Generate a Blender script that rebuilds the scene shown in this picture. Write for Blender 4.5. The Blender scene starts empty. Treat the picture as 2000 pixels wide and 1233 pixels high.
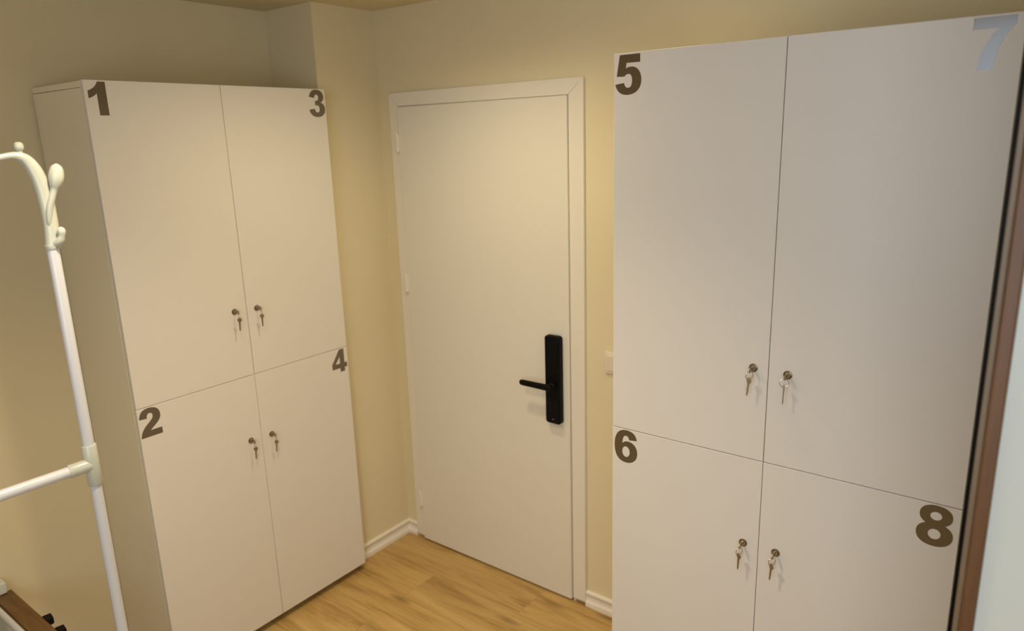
import bpy, bmesh, math, random
from mathutils import Vector, Matrix
PI = math.pi
random.seed(4)
sc = bpy.context.scene
COL = sc.collection

# ------------------------------------------------------------------ camera
yaw, pitch, roll, FPX, CH = -0.6568, -0.2410, -0.0302, 1411.6, 1.8613
cy, sy, cp, sp = math.cos(yaw), math.sin(yaw), math.cos(pitch), math.sin(pitch)
F = Vector((sy*cp, cy*cp, sp)); R0 = Vector((cy, -sy, 0)); U0 = R0.cross(F)
Rv = R0*math.cos(roll) + U0*math.sin(roll); Uv = U0*math.cos(roll) - R0*math.sin(roll)
cd = bpy.data.cameras.new('camera'); cam = bpy.data.objects.new('camera', cd); COL.objects.link(cam)
M = Matrix.Identity(4)
for i in range(3):
    M[i][0], M[i][1], M[i][2] = Rv[i], Uv[i], -F[i]
M[0][3], M[1][3], M[2][3] = 0, 0, CH
cam.matrix_world = M
cd.sensor_width = 36; cd.sensor_fit = 'HORIZONTAL'; cd.lens = FPX*36/2000; cd.clip_start = 0.02
cd.dof.use_dof = True; cd.dof.focus_distance = 1.95; cd.dof.aperture_fstop = 2.6
sc.camera = cam

# ------------------------------------------------------------------ world, lights, exposure
sc.view_settings.view_transform = 'Standard'; sc.view_settings.look = 'None'
sc.view_settings.exposure = 0.07; sc.view_settings.gamma = 1.0; sc.view_settings.use_curve_mapping = False
w = bpy.data.worlds.new('world'); sc.world = w; w.use_nodes = True
w.node_tree.nodes['Background'].inputs[0].default_value = (0.6, 0.75, 1, 1)
w.node_tree.nodes['Background'].inputs[1].default_value = 0.05
CEIL = 2.3867

def lamp(name, loc, power, size, color):
    d = bpy.data.lights.new(name, 'AREA'); d.shape = 'DISK'; d.energy = power; d.color = color; d.size = size
    o = bpy.data.objects.new(name, d); o.location = loc; COL.objects.link(o); return o
def spot(name, loc, power, angle, blend, size, color):
    d = bpy.data.lights.new(name, 'SPOT'); d.energy = power; d.color = color
    d.spot_size = math.radians(angle); d.spot_blend = blend; d.shadow_soft_size = size
    o = bpy.data.objects.new(name, d); o.location = loc; COL.objects.link(o); return o
LAMPS = [(-1.20, 0.66), (-1.55, 1.50), (-0.93, 1.80)]
spot('downlight_beam', (*LAMPS[0], CEIL-0.03), 60, 122, 0.9, 0.05, (1.0, 0.83, 0.60))
spot('downlight_beam', (*LAMPS[1], CEIL-0.03), 31, 160, 1.0, 0.05, (1.0, 0.82, 0.50))
spot('downlight_beam', (*LAMPS[2], CEIL-0.03), 3.0, 160, 1.0, 0.04, (1.0, 0.84, 0.58))
WIN_COLOR = (0.77, 0.87, 0.99); WIN_STRENGTH = 3.7        # daylight in the big window behind the camera

# ------------------------------------------------------------------ materials
def mat(name, color, rough=0.5, metal=0.0, coat=0.0, spec=0.5, bump=0.0, bscale=300, var=0.0, vscale=3.0):
    m = bpy.data.materials.new(name); m.use_nodes = True
    nt = m.node_tree; b = nt.nodes['Principled BSDF']
    b.inputs['Base Color'].default_value = (*color, 1); b.inputs['Roughness'].default_value = rough
    b.inputs['Metallic'].default_value = metal; b.inputs['Specular IOR Level'].default_value = spec
    b.inputs['Coat Weight'].default_value = coat; b.inputs['Coat Roughness'].default_value = 0.08
    tc = nt.nodes.new('ShaderNodeTexCoord')
    if bump:
        n = nt.nodes.new('ShaderNodeTexNoise'); n.inputs['Scale'].default_value = bscale; n.inputs['Detail'].default_value = 3
        nt.links.new(tc.outputs['Object'], n.inputs['Vector'])
        bp = nt.nodes.new('ShaderNodeBump'); bp.inputs['Strength'].default_value = bump; bp.inputs['Distance'].default_value = 0.001
        nt.links.new(n.outputs['Fac'], bp.inputs['Height']); nt.links.new(bp.outputs['Normal'], b.inputs['Normal'])
    if var:
        n = nt.nodes.new('ShaderNodeTexNoise'); n.inputs['Scale'].default_value = vscale; n.inputs['Detail'].default_value = 2
        nt.links.new(tc.outputs['Object'], n.inputs['Vector'])
        r = nt.nodes.new('ShaderNodeValToRGB')
        r.color_ramp.elements[0].position = 0.3; r.color_ramp.elements[1].position = 0.7
        r.color_ramp.elements[0].color = (*[c*(1-var) for c in color], 1)
        r.color_ramp.elements[1].color = (*[min(1, c*(1+var)) for c in color], 1)
        nt.links.new(n.outputs['Fac'], r.inputs['Fac']); nt.links.new(r.outputs['Color'], b.inputs['Base Color'])
    return m

def wood(name, c_dark, c_mid, c_light, along='X', planks=False, rough=0.42, pw=0.19, pl=1.25, off=(0, 0)):
    m = bpy.data.materials.new(name); m.use_nodes = True
    nt = m.node_tree; L = nt.links; b = nt.nodes['Principled BSDF']; N = nt.nodes.new
    tc = N('ShaderNodeTexCoord'); src = tc.outputs['Object']
    mp = N('ShaderNodeMapping')
    if along == 'Z': mp.inputs['Rotation'].default_value = (0, PI/2, 0)
    mp.inputs['Location'].default_value = (off[0], off[1], 0)
    L.new(src, mp.inputs['Vector'])
    vec = mp.outputs['Vector']
    seam = None
    if planks:
        br = N('ShaderNodeTexBrick'); br.offset = 0.37; br.offset_frequency = 2
        br.inputs['Scale'].default_value = 1.0; br.inputs['Mortar Size'].default_value = 0.0009
        br.inputs['Mortar Smooth'].default_value = 0.3
        br.inputs['Brick Width'].default_value = pl; br.inputs['Row Height'].default_value = pw
        br.inputs['Color1'].default_value = (0, 0, 0, 1); br.inputs['Color2'].default_value = (1, 1, 1, 1)
        L.new(vec, br.inputs['Vector'])
        seam = br
        sep = N('ShaderNodeVectorMath'); sep.operation = 'SCALE'; sep.inputs['Scale'].default_value = 7.3
        L.new(br.outputs['Color'], sep.inputs[0])
        add = N('ShaderNodeVectorMath'); add.operation = 'ADD'
        L.new(vec, add.inputs[0]); L.new(sep.outputs['Vector'], add.inputs[1]); vec = add.outputs['Vector']
    # long soft cathedral bands
    m1 = N('ShaderNodeMapping'); m1.inputs['Scale'].default_value = (1.1, 8.0, 8.0) if planks else (1.6, 9.0, 9.0); L.new(vec, m1.inputs['Vector'])
    n1 = N('ShaderNodeTexNoise'); n1.inputs['Scale'].default_value = 1.3; n1.inputs['Detail'].default_value = 5; n1.inputs['Roughness'].default_value = 0.6
    n1.inputs['Distortion'].default_value = 0.9; L.new(m1.outputs['Vector'], n1.inputs['Vector'])
    m2 = N('ShaderNodeMapping'); m2.inputs['Scale'].default_value = (5, 170, 170); L.new(vec, m2.inputs['Vector'])
    n2 = N('ShaderNodeTexNoise'); n2.inputs['Scale'].default_value = 1.0; n2.inputs['Detail'].default_value = 4; L.new(m2.outputs['Vector'], n2.inputs['Vector'])
    mx = N('ShaderNodeMath'); mx.operation = 'MULTIPLY_ADD'; mx.inputs[1].default_value = 0.30
    L.new(n2.outputs['Fac'], mx.inputs[0])
    k = N('ShaderNodeMath'); k.operation = 'MULTIPLY'; k.inputs[1].default_value = 0.70; L.new(n1.outputs['Fac'], k.inputs[0])
    L.new(k.outputs[0], mx.inputs[2])
    r = N('ShaderNodeValToRGB'); e = r.color_ramp.elements
    e[0].position = 0.33; e[0].color = (*c_dark, 1); e[1].position = 0.66; e[1].color = (*c_light, 1)
    mid = r.color_ramp.elements.new(0.48); mid.color = (*c_mid, 1)
    L.new(mx.outputs[0], r.inputs['Fac']); out = r.outputs['Color']
    if planks:
        # knots: dark elongated spots
        m3 = N('ShaderNodeMapping'); m3.inputs['Scale'].default_value = (2.6, 8.5, 0.001); m3.inputs['Location'].default_value = (0.3, 0.2, 0); L.new(vec, m3.inputs['Vector'])
        vo = N('ShaderNodeTexVoronoi'); vo.inputs['Scale'].default_value = 1.0; L.new(m3.outputs['Vector'], vo.inputs['Vector'])
        kr = N('ShaderNodeValToRGB'); kr.color_ramp.elements[0].position = 0.04; kr.color_ramp.elements[0].color = (0.30, 0.26, 0.22, 1)
        kr.color_ramp.elements[1].position = 0.20; kr.color_ramp.elements[1].color = (1, 1, 1, 1)
        L.new(vo.outputs['Distance'], kr.inputs['Fac'])
        mk = N('ShaderNodeMix'); mk.data_type = 'RGBA'; mk.blend_type = 'MULTIPLY'; mk.inputs['Factor'].default_value = 0.75
        L.new(out, mk.inputs[6]); L.new(kr.outputs['Color'], mk.inputs[7]); out = mk.outputs[2]
        # plank tone
        pr = N('ShaderNodeValToRGB'); pr.color_ramp.elements[0].color = (0.90, 0.90, 0.88, 1); pr.color_ramp.elements[1].color = (1.06, 1.05, 1.04, 1)
        L.new(seam.outputs['Color'], pr.inputs['Fac'])
        mp2 = N('ShaderNodeMix'); mp2.data_type = 'RGBA'; mp2.blend_type = 'MULTIPLY'; mp2.inputs['Factor'].default_value = 1.0
        L.new(out, mp2.inputs[6]); L.new(pr.outputs['Color'], mp2.inputs[7]); out = mp2.outputs[2]
        ms = N('ShaderNodeMix'); ms.data_type = 'RGBA'; ms.blend_type = 'MIX'
        sf = N('ShaderNodeMath'); sf.operation = 'MULTIPLY'; sf.inputs[1].default_value = 0.18; L.new(seam.outputs['Fac'], sf.inputs[0])
        L.new(sf.outputs[0], ms.inputs['Factor']); L.new(out, ms.inputs[6]); ms.inputs[7].default_value = (*[c*0.5 for c in c_dark], 1); out = ms.outputs[2]
    L.new(out, b.inputs['Base Color'])
    b.inputs['Roughness'].default_value = rough
    bp = N('ShaderNodeBump'); bp.inputs['Strength'].default_value = 0.15; bp.inputs['Distance'].default_value = 0.0006
    L.new(n2.outputs['Fac'], bp.inputs['Height']); L.new(bp.outputs['Normal'], b.inputs['Normal'])
    return m

WALL = mat('cream_wall_paint', (0.77, 0.68, 0.465), 0.75, bump=0.10, bscale=260, var=0.012, vscale=4, spec=0.3)
CEILM = mat('ceiling_paint', (0.70, 0.62, 0.42), 0.8, bump=0.1, bscale=260, spec=0.3)
FLOOR = wood('oak_laminate', (0.30, 0.165, 0.045), (0.51, 0.325, 0.112), (0.64, 0.44, 0.175), planks=True, rough=0.38, off=(0.31, 0.085))
TRIM = mat('trim_white', (0.84, 0.79, 0.70), 0.35, bump=0.03)
LEAF = mat('door_white_paint', (0.80, 0.765, 0.68), 0.42, bump=0.06, bscale=180)
LAM = mat('locker_white_laminate', (0.79, 0.75, 0.70), 0.42, bump=0.10, bscale=420)
SIDE = mat('locker_laminate_warm_lit', (0.86, 0.79, 0.62), 0.4, bump=0.08, bscale=420)  # door laminate made yellower and brighter: warm light on the sides put into colour
VINYL = mat('brown_vinyl', (0.115, 0.080, 0.044), 0.2, spec=1.0, coat=0.35)
NICKEL = mat('nickel', (0.62, 0.56, 0.46), 0.22, metal=1.0)
NICKD = mat('aged_nickel_rim', (0.30, 0.24, 0.17), 0.28, metal=1.0)
KEYM = mat('key_nickel', (0.40, 0.35, 0.28), 0.34, metal=1.0)
DARK = mat('keyhole_dark', (0.01, 0.009, 0.008), 0.5)
BLACK = mat('black_plastic', (0.003, 0.003, 0.0035), 0.5, spec=0.12)
BLACKG = mat('black_glass', (0.003, 0.003, 0.005), 0.25, spec=0.2)
DOT = mat('lock_marking_grey', (0.35, 0.36, 0.40), 0.4)
TUBE = mat('rack_white_enamel', (0.66, 0.67, 0.71), 0.22, coat=0.3)
PLAST = mat('rack_cream_plastic', (0.53, 0.55, 0.47), 0.25, coat=0.3)
BENCHW = wood('bench_brown_wood', (0.08, 0.035, 0.008), (0.15, 0.07, 0.017), (0.21, 0.105, 0.027), rough=0.4)
FRAMEW = wood('panel_frame_wood', (0.10, 0.042, 0.015), (0.145, 0.064, 0.024), (0.19, 0.09, 0.036), along='Z', rough=0.45)
FRAMEL = wood('panel_edge_wood', (0.15, 0.10, 0.055), (0.19, 0.13, 0.075), (0.23, 0.165, 0.10), along='Z', rough=0.45)
PALE = mat('pale_panel_enamel', (0.68, 0.71, 0.67), 0.4)
PLINTH = mat('feet_black', (0.012, 0.010, 0.009), 0.6)
SWITCH = mat('switch_plastic', (0.80, 0.73, 0.60), 0.3)

def emit(name, color, s):
    m = bpy.data.materials.new(name); m.use_nodes = True; nt = m.node_tree
    nt.nodes.clear(); e = nt.nodes.new('ShaderNodeEmission'); o = nt.nodes.new('ShaderNodeOutputMaterial')
    e.inputs[0].default_value = (*color, 1); e.inputs[1].default_value = s; nt.links.new(e.outputs[0], o.inputs[0]); return m
SKYM = emit('daylit_pane', WIN_COLOR, WIN_STRENGTH)
LAMPM = emit('lit_lamp_lens', (1.0, 0.8, 0.5), 6)

# ------------------------------------------------------------------ helpers
def add_box(bm, x0, x1, y0, y1, z0, z1):
    v = [bm.verts.new(p) for p in ((x0, y0, z0), (x1, y0, z0), (x1, y1, z0), (x0, y1, z0), (x0, y0, z1), (x1, y0, z1), (x1, y1, z1), (x0, y1, z1))]
    for f in ((0, 3, 2, 1), (4, 5, 6, 7), (0, 1, 5, 4), (1, 2, 6, 5), (2, 3, 7, 6), (3, 0, 4, 7)): bm.faces.new([v[i] for i in f])
def boxes(*bs):
    bm = bmesh.new()
    for b in bs: add_box(bm, *b)
    return bm
def add_tube(bm, pts, rad, seg=20, caps=True, closed=False):
    pts = [Vector(p) for p in pts]; n = len(pts)
    if not hasattr(rad, '__len__'): rad = [rad]*n
    rings = []; up = None
    for i, p in enumerate(pts):
        if closed: t = pts[(i+1) % n] - pts[i-1]
        else: t = pts[min(i+1, n-1)] - pts[max(i-1, 0)]
        t.normalize()
        if up is None:
            up = Vector((1, 0, 0)) if abs(t.x) < 0.9 else Vector((0, 0, 1))
        up = (up - t*up.dot(t)).normalized(); s = t.cross(up)
        rings.append([bm.verts.new(p + (up*math.cos(a) + s*math.sin(a))*rad[i]) for a in [2*PI*k/seg for k in range(seg)]])
    m = n if closed else n-1
    for i in range(m):
        a, b = rings[i], rings[(i+1) % n]
        for k in range(seg): bm.faces.new((a[k], a[(k+1) % seg], b[(k+1) % seg], b[k]))
    if caps and not closed:
        bm.faces.new(rings[0][::-1]); bm.faces.new(rings[-1])
def add_lathe(bm, prof, mtx, seg=28):
    """prof: list of (radius, height) around local Z"""
    rings = []
    for r, z in prof:
        if r < 1e-6: rings.append([bm.verts.new(mtx @ Vector((0, 0, z)))])
        else: rings.append([bm.verts.new(mtx @ Vector((r*math.cos(2*PI*k/seg), r*math.sin(2*PI*k/seg), z))) for k in range(seg)])
    for a, b in zip(rings, rings[1:]):
        for k in range(seg):
            k2 = (k+1) % seg
            q = [a[k % len(a)], a[k2 % len(a)], b[k2 % len(b)], b[k % len(b)]]
            q2 = []
            for v in q:
                if v not in q2: q2.append(v)
            if len(q2) > 2: bm.faces.new(q2)
def add_prism(bm, poly, mtx, h):
    a = [bm.verts.new(mtx @ Vector((x, y, 0))) for x, y in poly]; b = [bm.verts.new(mtx @ Vector((x, y, h))) for x, y in poly]
    bm.faces.new(a[::-1]); bm.faces.new(b)
    for i in range(len(a)): bm.faces.new((a[i], a[(i+1) % len(a)], b[(i+1) % len(b)], b[i]))
def obj(name, bm, m, parent=None, bevel=0, seg=2, smooth=False):
    bmesh.ops.recalc_face_normals(bm, faces=bm.faces)
    me = bpy.data.meshes.new(name); bm.to_mesh(me); bm.free(); me.materials.append(m)
    o = bpy.data.objects.new(name, me); COL.objects.link(o)
    if parent: o.parent = parent
    if smooth:
        for p in me.polygons: p.use_smooth = True
        me.set_sharp_from_angle(angle=math.radians(42))
    if bevel:
        b = o.modifiers.new('bevel', 'BEVEL'); b.width = bevel; b.segments = seg; b.limit_method = 'ANGLE'; b.angle_limit = math.radians(40)
        b.harden_normals = False
        for p in me.polygons: p.use_smooth = True
        me.set_sharp_from_angle(angle=math.radians(35)) if not smooth else None
    return o
def thing(name, label, cat, loc=(0, 0, 0), rotz=0, group=None):
    o = bpy.data.objects.new(name, None); o.empty_display_size = 0.1; COL.objects.link(o)
    o.location = loc; o.rotation_euler = (0, 0, rotz); o['label'] = label; o['category'] = cat
    if group: o['group'] = group
    return o
def struct(name, bm, m, label=None, parent=None, **k):
    o = obj(name, bm, m, parent, **k)
    if not parent:
        o['kind'] = 'structure'
        if label: o['label'] = label; 
    return o

# ------------------------------------------------------------------ measured geometry
D = 2.2166; P = -2.3849; PY = 1.8966; W = -2.6796; XR = 1.35; YB = -1.0
T = 0.12
BT = 0.066   # baseboard height
# floor, ceiling, walls
o = struct('floor', boxes((W-T, XR+T, YB-T, D+T, -0.1, 0)), FLOOR, 'light brown oak laminate floor of long planks'); o['category'] = 'floor'
o = struct('ceiling', boxes((W-T, XR+T, YB-T, D+T, CEIL, CEIL+0.1)), CEILM, 'plain cream ceiling above the lockers'); o['category'] = 'ceiling'
o = struct('wall_left', boxes((W-T, W, YB-T, D+T, 0, CEIL)), WALL, 'cream wall behind the locker bank numbered 1 to 4'); o['category'] = 'wall'
o = struct('wall_pier', boxes((W, P, PY, D+T, 0, CEIL)), WALL, 'cream boxed-out wall pier between the left lockers and the door'); o['category'] = 'wall'
# door wall with an opening for the door
LX0, LX1, LZ = -2.2649, -1.4269, 2.0
o = struct('wall_front', boxes((P, LX0-0.01, D, D+T, 0, CEIL), (LX1+0.01, XR, D, D+T, 0, CEIL), (LX0-0.01, LX1+0.01, D, D+T, LZ+0.01, CEIL)), WALL, 'cream wall holding the white door'); o['category'] = 'wall'
o = struct('wall_right', boxes((XR, XR+T, YB-T, D+T, 0, CEIL)), WALL, 'cream side wall out of view on the right'); o['category'] = 'wall'
WX0, WX1, WZ0, WZ1 = -0.72, 1.10, 0.95, 2.37
o = struct('wall_back', boxes((W, WX0, YB-T, YB, 0, CEIL), (WX1, XR, YB-T, YB, 0, CEIL), (WX0, WX1, YB-T, YB, 0, WZ0), (WX0, WX1, YB-T, YB, WZ1, CEIL)), WALL, 'cream wall behind the camera'); o['category'] = 'wall'
win = struct('window_1', boxes((WX0+.01, WX1-.01, YB-0.035, YB-0.03, WZ0+.01, WZ1-.01)), SKYM, 'wide window behind the camera with daylight behind it'); win['category'] = 'window'
f = 0.015
obj('window_frame', boxes((0.38, 0.42, YB-0.04, YB-0.005, WZ0+f, WZ1-f), (WX0, WX1, YB-0.04, YB-0.005, WZ0, WZ0+f), (WX0, WX1, YB-0.04, YB-0.005, WZ1-f, WZ1), (WX0, WX0+f, YB-0.04, YB-0.005, WZ0+f, WZ1-f), (WX1-f, WX1, YB-0.04, YB-0.005, WZ0+f, WZ1-f)), TRIM, win, bevel=0.003)

# baseboards: profile (out, z)
BP = [(0, 0), (.016, 0), (.016, .016), (.0145, .021), (.0105, .0235), (.008, .028), (.008, .046), (.009, .050), (.0125, .053), (.0135, .058), (.012, .063), (.008, .0660), (0, .0660)]
def baseboard(name, p0, p1, nrm, label, m0=0, m1=0):
    """runs p0->p1, nrm = outward direction; m0/m1: mitre at the ends (shift per unit of depth)"""
    p0, p1, nrm = Vector((*p0, 0)), Vector((*p1, 0)), Vector((*nrm, 0)); t = (p1-p0).normalized()
    bm = bmesh.new()
    a = [bm.verts.new(p0 + nrm*d + t*(m0*d) + Vector((0, 0, z))) for d, z in BP]
    b = [bm.verts.new(p1 + nrm*d - t*(m1*d) + Vector((0, 0, z))) for d, z in BP]
    bm.faces.new(a); bm.faces.new(b[::-1])
    for i in range(len(a)): bm.faces.new((a[i], b[i], b[(i+1) % len(b)], a[(i+1) % len(a)]))
    o = struct(name, bm, TRIM, label, smooth=True); o['category'] = 'baseboard'; return o
CX0, CX1, CZT = -2.3171, -1.3642, 2.0577
baseboard('baseboard_pier', (P, PY), (P, D), (1, 0), 'white moulded baseboard along the pier beside the left lockers', 0, 1)
baseboard('baseboard_corner', (P, D), (CX0, D), (0, -1), 'short white baseboard between room corner and door casing', 1, 0)
baseboard('baseboard_front', (CX1, D), (XR, D), (0, -1), 'white moulded baseboard between the door and the right lockers', 0, 1)
baseboard('baseboard_left', (W, YB), (W, PY), (1, 0), 'white baseboard on the wall behind the coat rack', 0, 0)
baseboard('baseboard_right', (XR, D), (XR, YB), (-1, 0), 'white baseboard along the right wall', 1, 0)

# ------------------------------------------------------------------ door
door = thing('door_1', 'white flush door with three hinges and a black smart lock', 'door', (0, 0, 0)); door['kind'] = 'structure'
LF_Y = D-0.022      # front face of the leaf
obj('door_leaf', boxes((LX0+.0005, LX1+.0005, LF_Y, LF_Y+0.04, 0.008, LZ)), LEAF, door, bevel=0.0035, seg=3)
# casing, mitred: profile across width u (0 inner .. w outer), depth d
def casing_piece(bm, A, B, C, E, d0, d1):
    """A,B inner start/end  C,E outer start/end (x,z) ; wedge-ish flat board"""
    f = [Vector((q[0], D-d1, q[1])) for q in (A, B)] + [Vector((q[0], D-d1, q[1])) for q in (E, C)]
    bk = [Vector((v.x, D-d0, v.z)) for v in f]
    a = [bm.verts.new(v) for v in f]; b = [bm.verts.new(v) for v in bk]
    bm.faces.new(a); bm.faces.new(b[::-1])
    for i in range(4): bm.faces.new((a[i], b[i], b[(i+1) % 4], a[(i+1) % 4]))
zb = 0.014
for (A, B, C, E) in (((LX0-.001, zb), (LX0-.001, LZ+.0012), (CX0, zb), (CX0, CZT)),
                     ((LX0-.001, LZ+.0012), (LX1+.002, LZ+.0012), (CX0, CZT), (CX1, CZT)),
                     ((LX1+.002, LZ+.0012), (LX1+.002, zb), (CX1, CZT), (CX1, zb))):
    bm = bmesh.new(); casing_piece(bm, A, B, C, E, -0.0, 0.014)
    obj('door_casing', bm, TRIM, door, bevel=0.003)
# rebate stop behind the leaf edge
obj('door_jamb', boxes((LX0-.012, LX0-.0015, D-.008, D+T, 0.0, LZ+.002), (LX1+.0025, LX1+.012, D-.008, D+T, 0.0, LZ+.002), (LX0-.012, LX1+.012, D-.008, D+T, LZ+.0025, LZ+.012)), TRIM, door)
obj('door_threshold', boxes((LX0-.002, LX1+.002, D-.004, D+T, 0.0, 0.004)), PLINTH, door)
for hz in (1.856, 1.255, 0.215):
    bm = bmesh.new()
    hx, hy = LX0-0.004, LF_Y-0.004
    for k, (a, b) in enumerate(((-.036, -.013), (-.012, .012), (.013, .036))):
        add_tube(bm, [(hx, hy, hz+a), (hx, hy, hz+b)], 0.0055, 14)
    add_tube(bm, [(hx, hy, hz+.036), (hx, hy, hz+.040), (hx, hy, hz+.043)], [0.0055, 0.0045, 0.0015], 14)
    add_tube(bm, [(hx, hy, hz-.043), (hx, hy, hz-.040), (hx, hy, hz-.036)], [0.0015, 0.0045, 0.0055], 14)
    add_box(bm, hx-.001, hx+.012, hy+.0005, hy+.0045, hz-.036, hz+.036)
    obj('hinge', bm, TRIM, door, smooth=True)

# smart lock on the leaf
lk = thing('smart_lock', 'black electronic door lock with a straight lever on the white door', 'door lock', (-1.487, LF_Y, 0))
def rrect(x0, x1, z0, z1, r, n=6):
    pts = []
    for cx, cz, a0 in ((x1-r, z0+r, -90), (x1-r, z1-r, 0), (x0+r, z1-r, 90), (x0+r, z0+r, 180)):
        for k in range(n+1):
            a = math.radians(a0 + 90*k/n); pts.append((cx+r*math.cos(a), cz+r*math.sin(a)))
    return pts
XZ = Matrix(((1, 0, 0, 0), (0, 0, -1, 0), (0, 1, 0, 0), (0, 0, 0, 1)))   # local x->x, y->z, extrude -> -y
def xz(y): return Matrix.Translation((0, y, 0)) @ XZ
bm = bmesh.new(); add_prism(bm, rrect(-.034, .034, .778, 1.131, .012), xz(0), .026)
obj('housing', bm, BLACK, lk, bevel=0.004, seg=3)
bm = bmesh.new(); add_prism(bm, rrect(-.030, .030, 1.012, 1.127, .009), xz(-.0258), .0035)
obj('battery_cover', bm, BLACK, lk, bevel=0.0015)
bm = bmesh.new(); add_prism(bm, rrect(-.029, .029, .784, .885, .009), xz(-.0258), .0016)
obj('face_plate', bm, BLACKG, lk, bevel=0.0006)
bm = bmesh.new()
add_lathe(bm, [(0, 0), (.0155, 0), (.0155, .010), (.013, .013), (.010, .015), (.010, .030), (0, .030)], xz(-.0258) @ Matrix.Translation((.002, .934, 0)))
hnd = obj('lever_rosette', bm, BLACK, lk, smooth=True)
bm = bmesh.new()
pts = [(.016, -.056, .934), (.012, -.056, .934), (0, -.056, .934), (-.03, -.056, .934), (-.09, -.056, .934), (-.122, -.056, .934), (-.130, -.056, .934), (-.1345, -.056, .934)]
add_tube(bm, pts, [.005, .0110, .0128, .0128, .0122, .0118, .0100, .004], 20)
for v in bm.verts: v.co.y = -.056 + (v.co.y+.056)*0.7
obj('lever', bm, BLACK, lk, smooth=True)
for z, r, m_ in ((.862, .0045, BLACKG), (.836, .0045, BLACKG)):
    bm = bmesh.new(); add_lathe(bm, [(0, 0), (r, 0), (r, .0012), (r*.7, .0018), (0, .0018)], xz(-.0274) @ Matrix.Translation((0.0, z, 0)))
    obj('button', bm, m_, lk, smooth=True)
bm = bmesh.new(); add_lathe(bm, [(0, 0), (.0022, 0), (.0022, .0006), (0, .0006)], xz(-.0274) @ Matrix.Translation((.002, .797, 0)), 16)
o = obj('indicator_dot', bm, DOT, lk); o['label'] = 'tiny grey dot near the bottom of the lock'
bm = bmesh.new(); add_box(bm, -.015, .015, -.020, -.008, 1.1305, 1.1325)
obj('top_button', bm, BLACKG, lk, bevel=0.0008)

# light switch on the wall, half behind the right lockers
sw = thing('light_switch', 'cream wall switch beside the right lockers, partly hidden behind locker 5', 'light switch', (-1.240, D, 1.053))
obj('switch_plate', boxes((-.041, .041, -.009, 0, -.041, .041)), SWITCH, sw, bevel=0.003)
bm = bmesh.new(); v = [bm.verts.new(p) for p in ((-.030, -.009, -.030), (.030, -.009, -.030), (.030, -.009, .030), (-.030, -.009, .030), (-.030, -.0125, -.030), (.030, -.0125, -.030), (.030, -.018, .030), (-.030, -.018, .030))]
for q in ((0, 3, 2, 1), (4, 5, 6, 7), (0, 1, 5, 4), (1, 2, 6, 5), (2, 3, 7, 6), (3, 0, 4, 7)): bm.faces.new([v[i] for i in q])
obj('rocker', bm, SWITCH, sw, bevel=0.0015)

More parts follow.
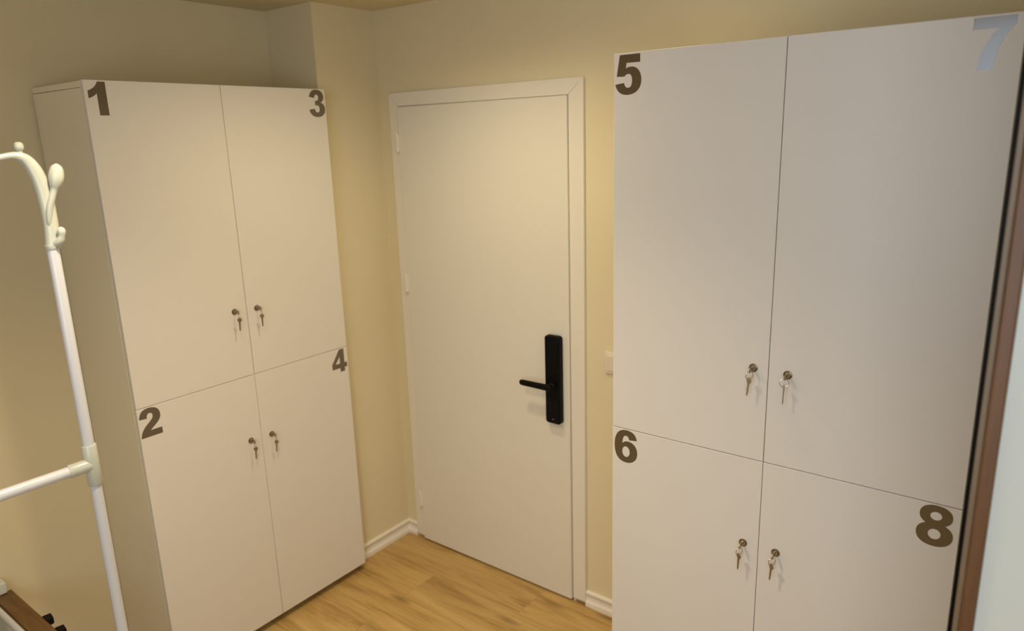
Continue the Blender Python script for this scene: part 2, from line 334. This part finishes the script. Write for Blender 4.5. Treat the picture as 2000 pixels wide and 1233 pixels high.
# ------------------------------------------------------------------ numerals (outlines, 100 units high)
def bez(path):
    """path: list of points; a 3-tuple of points is a cubic segment"""
    out = [path[0]]
    for q in path[1:]:
        if isinstance(q[0], tuple):
            p0 = out[-1]; a, b, c = q
            for k in range(1, 11):
                t = k/10; s = 1-t
                out.append(tuple(s**3*p0[i] + 3*s*s*t*a[i] + 3*s*t*t*b[i] + t**3*c[i] for i in (0, 1)))
        else: out.append(q)
    if math.dist(out[0], out[-1]) < 0.01: out.pop()
    return out
def ell(cx, cy_, rx, ry): return [(cx+rx*math.cos(2*PI*k/28), cy_+ry*math.sin(2*PI*k/28)) for k in range(28)]
GL = {
 '1': [bez([(54, 100), (54, 0), (26, 0), (26, 65), ((18, 58), (11, 54), (0, 50)), (0, 73), ((16, 78), (26, 87), (31, 100))])],
 '2': [bez([(0, 0), (74, 0), (74, 22), (35, 22), ((40, 27), (45, 31), (52, 36)), ((67, 47), (74, 57), (74, 70)), ((74, 90), (60, 102), (37, 102)), ((15, 102), (4, 91), (1, 68)), (27, 66), ((28, 78), (31, 83), (38, 83)), ((44, 83), (48, 79), (48, 73)), ((48, 64), (42, 58), (29, 48)), ((11, 34), (2, 20), (0, 0))])],
 '3': [bez([(3, 74), ((7, 92), (18, 102), (38, 102)), ((59, 102), (72, 91), (72, 75)), ((72, 65), (67, 58), (57, 54)), ((69, 50), (76, 42), (76, 29)), ((76, 10), (60, -2), (38, -2)), ((16, -2), (3, 8), (0, 26)), (26, 30), ((28, 20), (32, 16), (38, 16)), ((45, 16), (49, 21), (49, 30)), ((49, 38), (44, 43), (37, 43)), (29, 42), (30, 60), (35, 60), ((43, 61), (47, 65), (47, 72)), ((47, 79), (43, 83), (38, 83)), ((32, 83), (28, 79), (27, 70)), (3, 74)])],
 '4': [[(42, 100), (66, 100), (66, 38), (79, 38), (79, 17), (66, 17), (66, 0), (42, 0), (42, 17), (0, 17), (0, 40)], [(42, 38), (19, 38), (42, 69)]],
 '5': [bez([(13, 100), (73, 100), (73, 79), (33, 79), (31, 65), ((36, 68), (41, 69), (47, 69)), ((65, 69), (77, 55), (77, 34)), ((77, 12), (61, -2), (37, -2)), ((16, -2), (4, 8), (0, 26)), (26, 29), ((28, 20), (32, 16), (38, 16)), ((46, 16), (50, 23), (50, 34)), ((50, 45), (46, 51), (39, 51)), ((34, 51), (30, 49), (27, 45)), (4, 46)])],
 '6': [bez([(74, 75), ((71, 93), (60, 102), (40, 102)), ((14, 102), (0, 84), (0, 50)), ((0, 16), (14, -2), (39, -2)), ((61, -2), (76, 12), (76, 34)), ((76, 54), (63, 67), (46, 67)), ((37, 67), (31, 64), (26, 58)), ((27, 76), (31, 84), (38, 84)), ((44, 84), (47, 80), (49, 72))]), ell(38.5, 33, 12.5, 17)],
 '7': [bez([(2, 100), (75, 100), (75, 84), ((57, 65), (45, 40), (43, 0)), (16, 0), ((19, 35), (28, 58), (46, 78)), (2, 78)])],
 '8': [bez([(38, 102), ((59, 102), (72, 92), (72, 76)), ((72, 66), (67, 59), (58, 54)), ((70, 49), (76, 40), (76, 29)), ((76, 10), (60, -2), (38, -2)), ((15, -2), (0, 10), (0, 29)), ((0, 40), (6, 49), (18, 54)), ((9, 59), (4, 66), (4, 76)), ((4, 92), (17, 102), (38, 102))]), ell(38, 75, 12, 10.5), ell(38, 29, 13, 13)],
}
def numeral(ch, x, ztop, parent):
    """glyph whose left side is at local x, top at ztop, on the door face y=0"""
    s = 0.00096
    cu = bpy.data.curves.new('outline', 'CURVE'); cu.dimensions = '2D'; cu.fill_mode = 'BOTH'; cu.extrude = 0.0002
    for loop in GL[ch]:
        sp = cu.splines.new('POLY'); sp.points.add(len(loop)-1); sp.use_cyclic_u = True
        for i, (a, b) in enumerate(loop): sp.points[i].co = (a*s, b*s, 0, 1)
    tmp = bpy.data.objects.new('outline', cu); COL.objects.link(tmp)
    me = bpy.data.meshes.new_from_object(tmp); bpy.data.objects.remove(tmp); bpy.data.curves.remove(cu)
    me.transform(Matrix.Translation((x, -0.0002, ztop-100*s)) @ XZ)
    me.materials.clear(); me.materials.append(VINYL)
    o = bpy.data.objects.new('numeral', me); COL.objects.link(o); o.parent = parent
    o['label'] = 'bold numeral 7 with a pale blue sheen' if ch == '7' else 'brown bold numeral ' + ch
    return o

# ------------------------------------------------------------------ locker banks (front at local y=0, width along x)
LWID = 0.8683; LZ0, LZM, LZ1 = 0.035, 1.0443, 2.0618
def locker_bank(label, loc, rotz, depth, digits, locks):
    t = thing('locker_cabinet', label, 'locker', loc, rotz)
    th = 0.018; y0 = 0.0215; g = 0.0008; z0c = LZ0+0.004
    obj('side_panel', boxes((0, th, y0, depth, z0c, LZ1-.0212)), SIDE, t, bevel=0.0010)
    obj('side_panel', boxes((LWID-th, LWID, y0, depth, z0c, LZ1-.0212)), SIDE, t, bevel=0.0010)
    obj('top_panel', boxes((0, LWID, y0-.0, depth, LZ1-.020, LZ1-.0015)), SIDE, t, bevel=0.0018)
    obj('bottom_panel', boxes((th+.0005, LWID-th-.0005, y0, depth-.004, z0c, z0c+.018)), LAM, t)
    obj('middle_shelf', boxes((th+.0005, LWID-th-.0005, y0, depth-.004, LZM-.009, LZM+.009)), LAM, t)
    for za, zb_ in ((z0c+.0185, LZM-.0095), (LZM+.0095, LZ1-.0205)):
        obj('divider', boxes((LWID/2-.009, LWID/2+.009, y0, depth-.004, za, zb_)), LAM, t)
    obj('back_panel', boxes((th+.0005, LWID-th-.0005, depth-.0035, depth, z0c, LZ1-.0205)), LAM, t)
    for fx in (.05, LWID-.05):
        for fy in (.075, depth-.05):
            bm = bmesh.new(); add_lathe(bm, [(0, 0), (.022, 0), (.022, .008), (.016, .012), (.016, z0c+.0005), (0, z0c+.0005)], Matrix.Translation((fx, fy, 0)), 20)
            obj('foot', bm, PLINTH, t, smooth=True)
    rects = [(0.0, LWID/2-g, LZM+g, LZ1), (0.0, LWID/2-g, LZ0, LZM-g), (LWID/2+g, LWID, LZM+g, LZ1), (LWID/2+g, LWID, LZ0, LZM-g)]
    for (x0, x1, za, zb_), (ch, gx), (lx, lz) in zip(rects, digits, locks):
        d = obj('door', boxes((x0, x1, 0, 0.018, za, zb_)), LAM, t, bevel=0.0012)
        d['label'] = 'white locker door carrying the numeral ' + ch
        numeral(ch, gx, zb_-.0045, d)
        X = LWID/2+lx
        bm = bmesh.new()
        mt = xz(0) @ Matrix.Translation((X, lz, 0))
        add_lathe(bm, [(.0062, -.002), (.0108, -.002), (.0108, .0016), (.0102, .0026), (.0088, .0030), (.0076, .0024), (.0072, .0014), (.0062, .0012)], mt, 32)
        r_ = obj('lock_rim', bm, NICKD, d, smooth=True)
        bm = bmesh.new()
        add_lathe(bm, [(0, .0008), (.0071, .0008), (.0071, .0042), (.0064, .0052), (.0015, .0054), (0, .0054)], mt, 28)
        r_ = obj('lock_cylinder', bm, NICKEL, d, smooth=True)
    return t
X0L = 0.9942
left = locker_bank('white two-by-two locker cabinet numbered 1 to 4 on the left', (-2.3057, X0L, 0), PI/2, 0.362,
    [('1', .010), ('2', .003), ('3', LWID-.004-.073), ('4', LWID-.006-.076)], [(-.049, 1.291), (-.047, .799), (.041, 1.287), (.042, .794)])
right = locker_bank('white two-by-two locker cabinet numbered 5 to 8 on the right', (-0.9687, 1.7171, 0), 0, 0.47,
    [('5', .004), ('6', .007), ('7', LWID-.014-.073), ('8', LWID-.011-.073)], [(-.037, 1.289), (-.040, .803), (.047, 1.285), (.045, .803)])

# ------------------------------------------------------------------ keys: one in the lock, its twin hanging on a split ring
def key_set(label, base, rotz, tilt, twist):
    """origin = lock face centre; local -y points out of the door"""
    t = thing('locker_key_set', label, 'keys', base, rotz, 'key pairs hanging in the locker locks')
    # inserted key: blade stub + bow plate standing vertical
    bm = bmesh.new()
    add_box(bm, -.0010, .0010, -.014, -.0056, -.0038, .0038)
    YZ = Matrix(((0, 0, 1, -.0010), (-1, 0, 0, 0), (0, 1, 0, 0), (0, 0, 0, 1)))
    bow = [(.0125+.0085+.0095*math.cos(a), .0082*math.sin(a)) for a in [2*PI*k/24 for k in range(24)]]
    add_prism(bm, bow, YZ, .0020)
    obj('inserted_key', bm, KEYM, t, bevel=0.0004)
    # ring hanging through the bow
    rr = .0105; cyy, czz = -.0270, -.0125
    bm = bmesh.new()
    ring = []
    for k in range(30):
        a = 2*PI*k/30
        ring.append((rr*math.sin(a)*math.cos(twist), cyy + rr*math.sin(a)*math.sin(twist), czz + rr*math.cos(a)))
    add_tube(bm, ring, .00085, 8, closed=True)
    obj('split_ring', bm, NICKEL, t, smooth=True)
    # hanging key: outline in a plane, bow at top
    out = []
    for k in range(17):
        a = math.radians(-62 + 304*k/16); out.append((.0078*math.cos(a), -.0065+.0078*math.sin(a)))
    out += [(-.0036, -.0145), (-.0030, -.019), (-.0027, -.0245), (-.0027, -.043), (-.0012, -.0462), (.0008, -.0462), (.0016, -.043), (.0026, -.041), (.0014, -.0385), (.0026, -.036), (.0016, -.0335), (.0026, -.031), (.0026, -.0245), (.0030, -.019), (.0036, -.0145)]
    m = Matrix.Translation((rr*0, cyy, czz-rr+.003)) @ Matrix.Rotation(tilt, 4, 'Y') @ Matrix.Rotation(twist+PI/2, 4, 'Z') @ XZ @ Matrix.Translation((0, 0, -.0009))
    bm = bmesh.new(); add_prism(bm, out, m, .0018)
    obj('spare_key', bm, KEYM, t, bevel=0.0003)
    return t
def ploc(t, lx, lz):
    if t is left: return (-2.3057+.0, X0L+LWID/2+lx, lz), PI/2
    return (-0.9687+LWID/2+lx, 1.7171, lz), 0
base_label = 'pair of metal keys on a split ring in the lock of locker door %s'
specs = [(left, '1', -.049, 1.291, .08, 1.25), (left, '2', -.047, .799, .10, 1.2), (left, '3', .041, 1.287, .04, 1.15), (left, '4', .042, .794, .12, 1.1),
         (right, '5', -.037, 1.289, .10, 1.0), (right, '6', -.040, .803, .05, 1.05), (right, '7', .047, 1.285, .02, .45), (right, '8', .045, .803, .08, .95)]
for t_, n_, lx, lz, tl, tw in specs:
    loc, rz = ploc(t_, lx, lz)
    key_set(base_label % n_, loc, rz, tl, tw)

# ------------------------------------------------------------------ garment rack (stands along y, near upright out of frame)
RX, RYP = -1.65, 0.6005
rk = thing('coat_rack', 'white tubular coat rack with cream plastic hooks and joints in front of the left wall', 'coat rack', (RX, RYP, 0))
H1 = 1.672      # end of the steel tube, start of the plastic arch
SP = 0.62
def up_tube(yy, name='upright'):
    bm = bmesh.new(); add_tube(bm, [(0, yy, .055), (0, yy, H1+.01)], .0118, 24); return obj(name, bm, TUBE, rk, smooth=True)
up_tube(0); up_tube(-SP)
def catmull(pts, n=6):
    out = []
    for i in range(len(pts)-1):
        p0, p1, p2, p3 = pts[max(i-1, 0)], pts[i], pts[i+1], pts[min(i+2, len(pts)-1)]
        for k in range(n):
            t = k/n
            out.append(tuple(0.5*((2*b) + (c-a)*t + (2*a-5*b+4*c-d)*t*t + (-a+3*b-3*c+d)*t**3) for a, b, c, d in zip(p0, p1, p2, p3)))
    out.append(pts[-1]); return out
arch = [(0, .001, H1, .0136), (0, .004, H1+.033, .0138), (0, .0045, H1+.064, .0141), (0, .003, H1+.100, .0146), (0, -.001, H1+.1315, .0146), (0, -.009, H1+.158, .0135), (0, -.019, H1+.175, .0115), (0, -.030, H1+.182, .0088), (0, -.044, H1+.184, .0068), (0, -.066, H1+.1805, .0062), (0, -.10, H1+.174, .0062), (0, -.16, H1+.176, .0068), (0, -.23, H1+.190, .0075), (0, -SP/2, H1+.198, .0080)]
ca = catmull(arch)
for sgn in (1, -1):
    bm = bmesh.new()
    pts = [(p[0], p[1] if sgn > 0 else -SP-p[1], p[2]) for p in ca]
    add_tube(bm, pts, [p[3] for p in ca], 24)
    yo = 0 if sgn > 0 else -SP
    add_tube(bm, [(0, yo, H1-.004), (0, yo, H1-.001), (0, yo, H1+.004)], [.0135, .0143, .0143], 24)
    obj('top_arch', bm, PLAST, rk, smooth=True)
    # finial knob on the arch
    yk = -.027 if sgn > 0 else -SP+.027; zk = H1+.175
    bm = bmesh.new(); add_lathe(bm, [(0, 0), (.005, 0), (.005, .014), (.0045, .017), (.0075, .020), (.0088, .026), (.0075, .032), (.004, .0345), (0, .035)], Matrix.Translation((0, yk, zk)), 20)
    obj('finial', bm, PLAST, rk, smooth=True)
    # big coat hook: stem with a bulb
    s = sgn
    bm = bmesh.new()
    st = [(.0095, -.002, H1+.040, .0012), (.010, -.001, H1+.052, .0048), (.013, .003, H1+.078, .0066), (.017, .009, H1+.098, .0062), (.019, .0145, H1+.114, .0066), (.020, .018, H1+.124, .0105), (.021, .0215, H1+.136, .0135), (.0215, .0240, H1+.149, .0132), (.022, .0255, H1+.160, .0098), (.022, .0262, H1+.166, .0022)]
    cs = catmull(st, 4)
    add_tube(bm, [(p[0], yo+s*p[1], p[2]) for p in cs], [p[3] for p in cs], 20)
    obj('coat_hook', bm, PLAST, rk, smooth=True)
    # small lower peg
    bm = bmesh.new()
    pg = [(.008, .004, H1+.006, .0085), (.016, .009, H1+.010, .0085), (.0195, .012, H1+.017, .0075), (.0205, .013, H1+.022, .0062), (.0212, .0135, H1+.027, .0078), (.0215, .0138, H1+.033, .0080), (.0215, .0138, H1+.038, .0055), (.0215, .0138, H1+.0405, .001)]
    add_tube(bm, [(p[0], yo+s*p[1], p[2]) for p in pg], [p[3] for p in pg], 18)
    obj('small_peg', bm, PLAST, rk, smooth=True)
# crossbar with tee joints
ZC = 1.187
bm = bmesh.new(); add_tube(bm, [(0, -.03, ZC), (0, -SP+.03, ZC)], .0118, 24); obj('crossbar', bm, TUBE, rk, smooth=True)
for yo, s in ((0, -1), (-SP, 1)):
    bm = bmesh.new()
    add_tube(bm, [(0, yo, ZC-.048), (0, yo, ZC-.046), (0, yo, ZC+.044), (0, yo, ZC+.046)], [.0140, .0150, .0150, .0140], 24)
    add_tube(bm, [(0, yo, ZC), (0, yo+s*.046, ZC), (0, yo+s*.048, ZC)], [.0148, .0148, .0136], 24)
    obj('tee_joint', bm, PLAST, rk, smooth=True)
# feet
for yo in (0, -SP):
    bm = bmesh.new(); add_tube(bm, [(-.21, yo, .040), (.21, yo, .040)], .0118, 20); obj('foot_bar', bm, TUBE, rk, smooth=True)
    bm = bmesh.new(); add_tube(bm, [(0, yo, .030), (0, yo, .085)], .0165, 20); add_tube(bm, [(-.03, yo, .040), (.03, yo, .040)], .0155, 20); obj('foot_joint', bm, PLAST, rk, smooth=True)
    for xx in (-.20, .20):
        bm = bmesh.new(); add_lathe(bm, [(0, 0), (.014, 0), (.015, .006), (.015, .052), (.011, .056), (0, .056)], Matrix.Translation((xx, yo, 0)), 18); obj('foot_cap', bm, PLAST, rk, smooth=True)
bm = bmesh.new(); add_tube(bm, [(0, 0, .10), (0, -SP, .10)], .010, 18); obj('lower_bar', bm, TUBE, rk, smooth=True)

# ------------------------------------------------------------------ low bench in the bottom left corner
bn = thing('storage_bench', 'low brown wood bench with white tube rail in the bottom left corner', 'bench', (W, 0, 0))
bx0, bx1 = .02, .72
zt = .45
obj('front_rail', boxes((bx0+.012, bx1, .600, .655, zt-.03, zt)), BENCHW, bn, bevel=0.003)
obj('near_rail', boxes((bx0+.012, bx1, .23, .285, zt-.03, zt)), BENCHW, bn, bevel=0.003)
obj('lower_shelf', boxes((bx0+.012, bx1, .24, .650, .20, .222)), BENCHW, bn, bevel=0.002)
for yy in (.581, .47, .37):
    bm = bmesh.new(); add_tube(bm, [(bx0+.01, yy, zt+.0105), (bx1, yy, zt+.0105)], .0095, 18); obj('tube_rail', bm, TUBE, bn, smooth=True)
for xa_, xb_ in ((bx0-.015, bx0+.032), (bx1-.03, bx1)):
    for ya_ in (.590, .23):
        obj('leg', boxes((xa_, xb_, ya_, ya_+.05, 0, zt-.0305)), PALE, bn, bevel=0.003)
obj('end_block', boxes((bx0-.015, bx0+.030, .23, .640, zt+.001, zt+.040)), PALE, bn, bevel=0.004)
for xx in (.300, .395):
    bm = bmesh.new(); add_prism(bm, [(0, 0), (.040, 0), (.035, .020), (.004, .024)], Matrix.Translation((xx-.02, .655, zt-.022)), .022)
    obj('clip', bm, BLACK, bn, bevel=0.002)

# ------------------------------------------------------------------ tall wood-edged panel at the far right
PYY = 1.15
pn = thing('framed_panel', 'tall pale panel with a brown wood edge standing at the far right beside locker 8', 'panel', (-0.0612, PYY, 0))
PZ = 2.25
pw = .52
obj('frame_edge', boxes((0, .0075, 0, .030, 0.0, PZ)), FRAMEL, pn, bevel=0.001)
obj('frame_stile', boxes((.0078, .0265, -.004, .030, 0.0, PZ)), FRAMEW, pn, bevel=0.003)
obj('frame_stile', boxes((pw-.027, pw, -.004, .030, 0.0, PZ)), FRAMEW, pn, bevel=0.003)
obj('frame_rail', boxes((.0268, pw-.0273, -.004, .030, PZ-.03, PZ)), FRAMEW, pn, bevel=0.003)
obj('frame_rail', boxes((.0268, pw-.0273, -.004, .030, 0, .03)), FRAMEW, pn, bevel=0.003)
obj('panel_face', boxes((.0268, pw-.0273, .004, .022, .0305, PZ-.0305)), PALE, pn)
obj('dark_gap_backing', boxes((-.0075, pw, .0305, .040, 0.0, PZ)), BLACK, pn)  # black sheet added behind the frame; its left margin paints the shaded gap

# ------------------------------------------------------------------ recessed downlights
for k, (x, y) in enumerate(LAMPS):
    t = thing('ceiling_downlight', ('round recessed ceiling light above the middle of the room', 'round recessed ceiling light near the door', 'round recessed ceiling light above the corner of locker 5')[k], 'ceiling light', (x, y, CEIL), 0, None)
    bm = bmesh.new(); add_lathe(bm, [(.045, -.001), (.055, -.005), (.060, -.004), (.062, 0), (.045, 0)], Matrix.Identity(4), 32); obj('trim_ring', bm, TRIM, t, smooth=True)
    bm = bmesh.new(); add_lathe(bm, [(0, -.002), (.044, -.002), (.044, -.0005), (0, -.0005)], Matrix.Identity(4), 32); obj('lens', bm, LAMPM, t)
